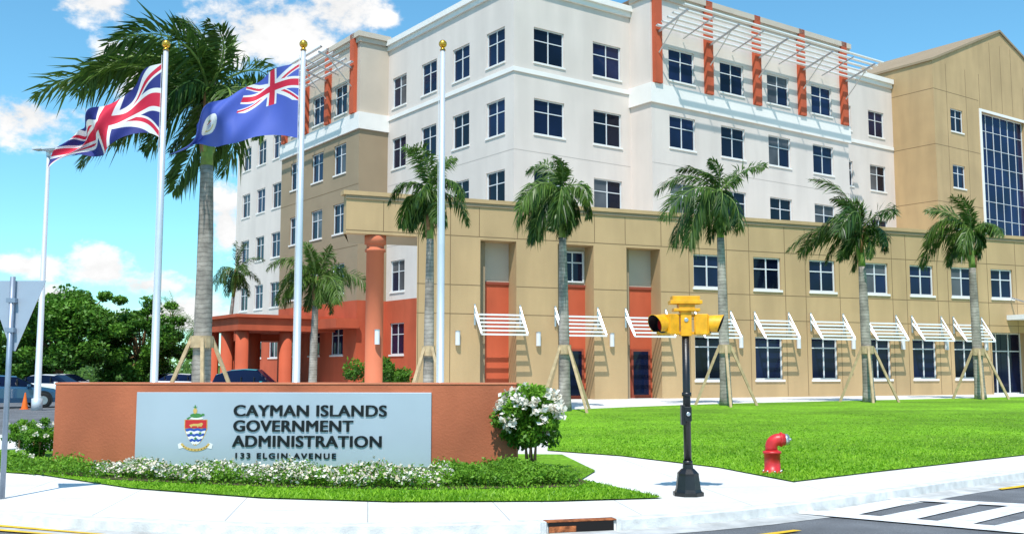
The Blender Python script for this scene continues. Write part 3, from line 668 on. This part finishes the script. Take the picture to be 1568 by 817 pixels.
# ---------------------------------------------------------------- cars
M_tyre=mat('tyre',(.02,.02,.02),.8,.1); M_rim=mat('wheel_rim',(.5,.5,.52),.3,.1,5,0,1,.5,.8); M_lamp=mat('head_lamp',(.75,.77,.8),.15,.05,5,0,1,.6); M_tail=mat('tail_lamp',(.4,.01,.01),.2,.05)
def car(x,y,rot,col,name='parked_car',suv=False):
    P=empty(name); m=bpy.data.materials.new('car_paint'); m.use_nodes=True; b=m.node_tree.nodes['Principled BSDF']; b.inputs['Base Color'].default_value=(*col,1); b.inputs['Roughness'].default_value=.3; b.inputs['Coat Weight'].default_value=.8; b.inputs['Coat Roughness'].default_value=.04
    rf=1.72 if suv else 1.43
    st=[(-2.25,.50,.52,.70),(-2.18,.66,.70,.80),(-1.9,.78,.82,.86),(-1.15,.90,.95,.89),(-.35,.95,rf-.04,.90),(.35,.96,rf,.90),(1.15,.97,rf-.06,.90),(1.75 if not suv else 2.0,.98,1.03 if not suv else rf-.3,.88),(2.12,.92,.96,.84),(2.25,.62,.66,.76)]
    mb=MB(); rings=[]
    for (X,bz,rz_,hw) in st:
        g=max(0,rz_-bz); rw=hw-.30*min(1,g/.45)-.03
        rings.append([(X,hw*.96,.24),(X,hw,.45),(X,hw*.99,bz-.1),(X,hw*.95,bz),(X,rw,rz_-.03),(X,rw*.6,rz_+.02),(X,-rw*.6,rz_+.02),(X,-rw,rz_-.03),(X,-hw*.95,bz),(X,-hw*.99,bz-.1),(X,-hw,.45),(X,-hw*.96,.24)])
    for i in range(len(rings)-1):
        A,Bq=rings[i],rings[i+1]; gh=(st[i][2]-st[i][1])>.2 ; gh2=(st[i+1][2]-st[i+1][1])>.2
        for j in range(11):
            mm=m
            if j in (3,7) and (gh or gh2): mm=M_gl[0]
            if j in (4,5,6) and (gh!=gh2): mm=M_gl[0]
            mb.poly([A[j],A[j+1],Bq[j+1],Bq[j]],mm)
        mb.poly([A[0],A[11],Bq[11],Bq[0]],M_black)
    mb.poly(rings[0],m); mb.poly(rings[-1],m)
    for sy in (-1,1):
        mb.box(W0,-2.27,-2.0,sy*.62-.16,sy*.62+.16,.56,.68,M_lamp); mb.box(W0,2.1,2.28,sy*.62-.14,sy*.62+.14,.66,.86,M_tail)
        mb.box(W0,-.85,-.7,sy*.98-.08,sy*.98+.08,.93,1.05,m)
        for xx in (-.32,.42,1.2): mb.box(W0,xx-.03,xx+.03,sy*.80-.05,sy*.80+.05,.96,1.28,M_black)
    mb.box(W0,-2.28,-2.2,-.4,.4,.34,.5,M_black); mb.box(W0,-2.3,-2.27,-.25,.25,.4,.5,M_frame)
    o=mb.obj('body',P,False,.03)
    mb=MB()
    for X in (-1.4,1.38):
        for sy in (-1,1):
            ys=[sy*.70,sy*.71,sy*.90,sy*.91]; mb.tube([(X,q,.33) for q in ys],[.28,.33,.33,.28],24,M_tyre); mb.tube([(X,sy*.905,.33),(X,sy*.925,.33)],[.2,.19],12,M_rim)
            mb.tube([(X,sy*.86,.36),(X,sy*.895,.36)],[.40,.40],24,M_black)
    mb.obj('wheels',P,True); P.location=(x,y,.01); P.rotation_euler=(0,0,rot)
car(-22.6,45.5,math.radians(215),(.02,.08,.16)); car(-24.9,55.5,math.radians(168),(.8,.81,.82)); car(-27.6,63,math.radians(160),(.8,.8,.8)); car(-30.6,57,math.radians(190),(.7,.72,.74)); car(-33.,52,math.radians(180),(.5,.52,.55))
car(-14.6,57.5,math.radians(175),(.01,.36,.42),suv=True); car(-21.,66,math.radians(175),(.75,.75,.75)); car(-24.,70,math.radians(20),(.7,.7,.7))
E=MB(); cx,cy=G(36,660); cx,cy=cx*1.55,cy*1.55
M_or=mat('cone_orange',(.8,.16,.02),.5,.05)
E.tube([(cx,cy,z) for z in (0,.03,.031,.35,.351,.5,.501,.72)],[.2,.2,.14,.09,.09,.06,.06,.025],16,M_or); E.obj('traffic_cone')
# ---------------------------------------------------------------- street lamp
lx,ly=G(56,628); P=empty('street_lamp'); mb=MB()
mb.tube([(lx,ly,0),(lx,ly,.5),(lx,ly,.52),(lx,ly,10.9)],[.22,.22,.14,.075],16,M_pole); mb.obj('pole',P,True)
mb=MB(); fr=((lx,ly),(.95,-.3),(.3,.95)); mb.box(fr,-.15,.75,-.28,.28,11.05,11.17,M_pole); mb.box(fr,-.75,-.2,-.2,.2,11.1,11.2,M_pole); mb.box(fr,-.12,.7,-.24,.24,11.0,11.05,M_frame); mb.tube([(lx,ly,10.8),(lx,ly,11.1)],[.1,.1],12,M_pole); mb.obj('lamp_head',P,False,.03)
yx,yy=G(3,763); P=empty('traffic_sign'); mb=MB(); M_gal=mat('galvanised',(.30,.35,.43),.45,.1,5,0,1,.5,.5); M_signback=mat('sign_back',(.40,.46,.54),.5,.04,3,0,1,.5,.3)
mb.tube([(yx,yy,0),(yx,yy,2.95)],[.035,.035],14,M_gal); mb.obj('post',P,True); mb=MB()
zt=2.90
def tri(y,sc_,m): mb.poly([(yx+.03-.40*sc_,y,zt-.45+.45*sc_),(yx+.03+.40*sc_,y,zt-.45+.45*sc_),(yx+.03+.03*sc_,y,zt-.45-.5*sc_),(yx+.03-.03*sc_,y,zt-.45-.5*sc_)],m)
tri(yy+.045,1,M_signback); tri(yy+.05,1,M_red); tri(yy+.053,.6,M_frame); mb.box(W0,yx-.06,yx+.06,yy-.04,yy+.04,2.6,2.66,M_gal); mb.box(W0,yx-.06,yx+.06,yy-.04,yy+.04,2.2,2.26,M_gal); mb.obj('plate',P)
# ---------------------------------------------------------------- traffic signal on short post
tx,ty=G(1054,758); P=empty('traffic_signal'); mb=MB()
mb.tube([(tx,ty,z) for z in (0,.05,.051,.09,.27,.30,.36,.361,.42)],[.215,.215,.19,.175,.15,.15,.09,.075,.07],8,M_black,True,.39); mb.obj('base',P)
mb=MB(); mb.tube([(tx,ty,z) for z in (.4,2.3)],[.052,.052],20,M_black); 
for z in (.42,1.34,2.18): mb.tube([(tx,ty,z),(tx,ty,z+.05)],[.066,.066],20,M_black)
mb.obj('post',P,True); mb=MB()
fx=((tx,ty),(1,0),(0,1)); mb.box(fx,-.085,-.03,-.09,.05,.95,1.22,M_black); mb.box(fx,-.05,.05,-.1,-.05,1.0,1.2,M_black); mb.tube([(tx,ty-.1,1.1),(tx,ty-.125,1.1)],[.03,.03],12,M_silver); mb.obj('push_button',P,False,.01)
mb=MB()
mb.box(fx,-.075,.075,-.075,.075,2.16,2.5,M_yellow); mb.box(fx,-.17,.19,-.11,.11,2.5,2.54,M_yellow); mb.box(fx,-.10,.12,-.1,.1,2.54,2.60,M_yellow); mb.box(fx,-.22,.22,-.13,.13,2.60,2.65,M_yellow); mb.box(fx,-.19,.19,-.11,.11,2.65,2.71,M_yellow)
mb.box(fx,-.16,-.07,-.04,.04,2.42,2.46,M_yellow); mb.box(fx,.07,.16,-.04,.04,2.42,2.46,M_yellow); mb.box(fx,-.16,-.07,-.04,.04,2.18,2.22,M_yellow); mb.box(fx,.07,.16,-.04,.04,2.18,2.22,M_yellow)
mb.tube([(tx,ty-.075,2.38),(tx,ty-.085,2.38)],[.03,.03],12,M_silver)
mb.obj('mounting_frame',P,False,.012)
for sgn,(vx,vy) in ((-1,(-.82,-.57)),(1,(.95,-.31))):
    hx,hy=tx+sgn*.245,ty; pr=(-vy,vx); fr=((hx,hy),(vx,vy),pr); mb=MB(); mb.box(fr,-.09,.08,-.14,.14,2.18,2.46,M_yellow); mb.box(fr,.08,.095,-.13,.13,2.19,2.45,M_yellow); mb.box(fr,-.11,-.09,-.10,.10,2.21,2.43,M_yellow); mb.obj('housing',P,False,.03)
    mb=MB(); seg=28; zc=2.32; q=lambda d_,a,R_: (hx+vx*d_+pr[0]*R_*math.cos(a),hy+vy*d_+pr[1]*R_*math.cos(a),zc+R_*math.sin(a))
    for i in range(seg):
        a0=-.9+ (math.pi+1.8)*i/seg; a1=-.9+(math.pi+1.8)*(i+1)/seg
        f=lambda a: .29-.05*(1-math.sin(a))
        mb.poly([q(.09,a0,.125),q(.09,a1,.125),q(f(a1),a1,.13),q(f(a0),a0,.13)],M_yellow)
        mb.poly([q(.09,a0,.118),q(.09,a1,.118),q(f(a1),a1,.123),q(f(a0),a0,.123)],M_black)
        mb.poly([q(f(a0),a0,.123),q(f(a1),a1,.123),q(f(a1),a1,.13),q(f(a0),a0,.13)],M_yellow)
    mb.poly([q(.098,i*6.2832/24,.12) for i in range(24)],M_black); mb.poly([q(.105,i*6.2832/24,.09) for i in range(24)],M_tail if sgn<0 else M_black); mb.obj('visor',P)
# ---------------------------------------------------------------- fire hydrant (standpipe)
hx,hy=G(1183,725); P=empty('fire_hydrant'); mb=MB()
mb.tube([(hx,hy,z) for z in (0,.04,.041,.33,.331,.37,.371,.39)],[.165,.165,.13,.13,.15,.15,.12,.10],28,M_red)
arc=[(hx-.01,hy,.37)]+[(hx-.01+.12*(1-math.cos(a)),hy-.02*a,.44+.12*math.sin(a)) for a in [i*math.pi/16 for i in range(9)]]+[(hx+.2,hy-.03,.56)]
mb.tube(arc,[.10]*len(arc),24,M_red)
mb.tube([(hx+.13,hy-.025,.56),(hx+.16,hy-.027,.56)],[.12,.12],20,M_red)
for k in range(8): a=k*.785; mb.tube([(hx+.15*math.cos(a),hy+.15*math.sin(a),.04),(hx+.15*math.cos(a),hy+.15*math.sin(a),.065)],[.016,.016],6,M_silver)
mb.obj('standpipe',P,True)
mb=MB(); mb.tube([(hx+.2,hy-.03,.56),(hx+.25,hy-.033,.56),(hx+.251,hy-.033,.56),(hx+.275,hy-.035,.56)],[.092,.092,.08,.07],20,M_silver); mb.tube([(hx+.275,hy-.035,.56),(hx+.31,hy-.037,.56)],[.03,.025],5,M_silver); mb.obj('cap',P,True)
# ---------------------------------------------------------------- light and sky
sv=Vector((-.16,-.98,0)).normalized(); EL=math.radians(58)
sdir=Vector((sv.x*math.cos(EL),sv.y*math.cos(EL),math.sin(EL)))
sl=bpy.data.lights.new('sun','SUN'); sl.energy=5.0; sl.angle=math.radians(.5); sl.color=(1,.96,.90)
so=link(bpy.data.objects.new('sun',sl)); so.rotation_euler=sdir.to_track_quat('Z','Y').to_euler()
w=bpy.data.worlds.new('World'); sc.world=w; w.use_nodes=True; N=w.node_tree.nodes; L=w.node_tree.links; bg=N['Background']
w.cycles.sampling_method='MANUAL'; w.cycles.sample_map_resolution=512
BGS=.14; bg.inputs['Strength'].default_value=BGS
sky=N.new('ShaderNodeTexSky'); sky.sky_type='NISHITA'; sky.sun_disc=False; sky.sun_elevation=EL; sky.sun_rotation=math.atan2(sv.x,sv.y); sky.dust_density=.3; sky.ozone_density=1.2; sky.air_density=1.0
tc=N.new('ShaderNodeTexCoord')
tint=N.new('ShaderNodeMix'); tint.data_type='RGBA'; tint.blend_type='MULTIPLY'; tint.inputs[0].default_value=1; tint.inputs[7].default_value=(.76,1.34,1.42,1); L.new(sky.outputs[0],tint.inputs[6])
field=None
blobs=[(150,0,.06,.025),(420,50,.10,.05),(520,10,.07,.05),(205,105,.045,.035),(40,175,.06,.035),(160,412,.045,.03),(215,440,.05,.022),(45,408,.045,.016),(345,340,.025,.06),(60,465,.14,.020),(260,480,.08,.03),(1300,-450,.3,.1)]
for (u,v,ax,az) in blobs:
    c=ray(u,v).normalized(); s1_=N.new('ShaderNodeVectorMath'); s1_.operation='SUBTRACT'; s1_.inputs[1].default_value=c; L.new(tc.outputs['Generated'],s1_.inputs[0])
    s2=N.new('ShaderNodeVectorMath'); s2.operation='MULTIPLY'; s2.inputs[1].default_value=(1/ax,1/ax,1/az); L.new(s1_.outputs[0],s2.inputs[0])
    ln=N.new('ShaderNodeVectorMath'); ln.operation='LENGTH'; L.new(s2.outputs[0],ln.inputs[0])
    mr=N.new('ShaderNodeMapRange'); mr.inputs[1].default_value=0; mr.inputs[2].default_value=1.5; mr.inputs[3].default_value=1; mr.inputs[4].default_value=0; L.new(ln.outputs[1],mr.inputs[0])
    if field is None: field=mr.outputs[0]
    else:
        mm=N.new('ShaderNodeMath'); mm.operation='MAXIMUM'; L.new(field,mm.inputs[0]); L.new(mr.outputs[0],mm.inputs[1]); field=mm.outputs[0]
mp=N.new('ShaderNodeMapping'); mp.inputs['Scale'].default_value=(1,1,1.5); L.new(tc.outputs['Generated'],mp.inputs['Vector'])
nz=N.new('ShaderNodeTexNoise'); nz.inputs['Scale'].default_value=19; nz.inputs['Detail'].default_value=7; nz.inputs['Roughness'].default_value=.6; L.new(mp.outputs[0],nz.inputs['Vector'])
ad=N.new('ShaderNodeMath'); ad.operation='MULTIPLY_ADD'; ad.inputs[1].default_value=2.0; L.new(nz.outputs['Fac'],ad.inputs[0]); L.new(field,ad.inputs[2])
cm=N.new('ShaderNodeMapRange'); cm.interpolation_type='SMOOTHSTEP'; cm.inputs[1].default_value=1.44; cm.inputs[2].default_value=1.80; L.new(ad.outputs[0],cm.inputs[0])
cl=N.new('ShaderNodeMapRange'); cl.inputs[1].default_value=.35; cl.inputs[2].default_value=.65; cl.inputs[3].default_value=.84/BGS; cl.inputs[4].default_value=1.08/BGS; L.new(nz.outputs['Fac'],cl.inputs[0])
cmb=N.new('ShaderNodeMix'); cmb.data_type='RGBA'; L.new(cm.outputs[0],cmb.inputs[0]); L.new(tint.outputs[2],cmb.inputs[6]); L.new(cl.outputs[0],cmb.inputs[7]); L.new(cmb.outputs[2],bg.inputs['Color'])
# ---------------------------------------------------------------- camera
cd=bpy.data.cameras.new('camera'); cd.sensor_width=36; cd.lens=36*F/1568; cd.clip_end=6000; co=link(bpy.data.objects.new('camera',cd)); co.location=(0,0,EYE); co.rotation_euler=(math.pi/2+T,0,0); sc.camera=co
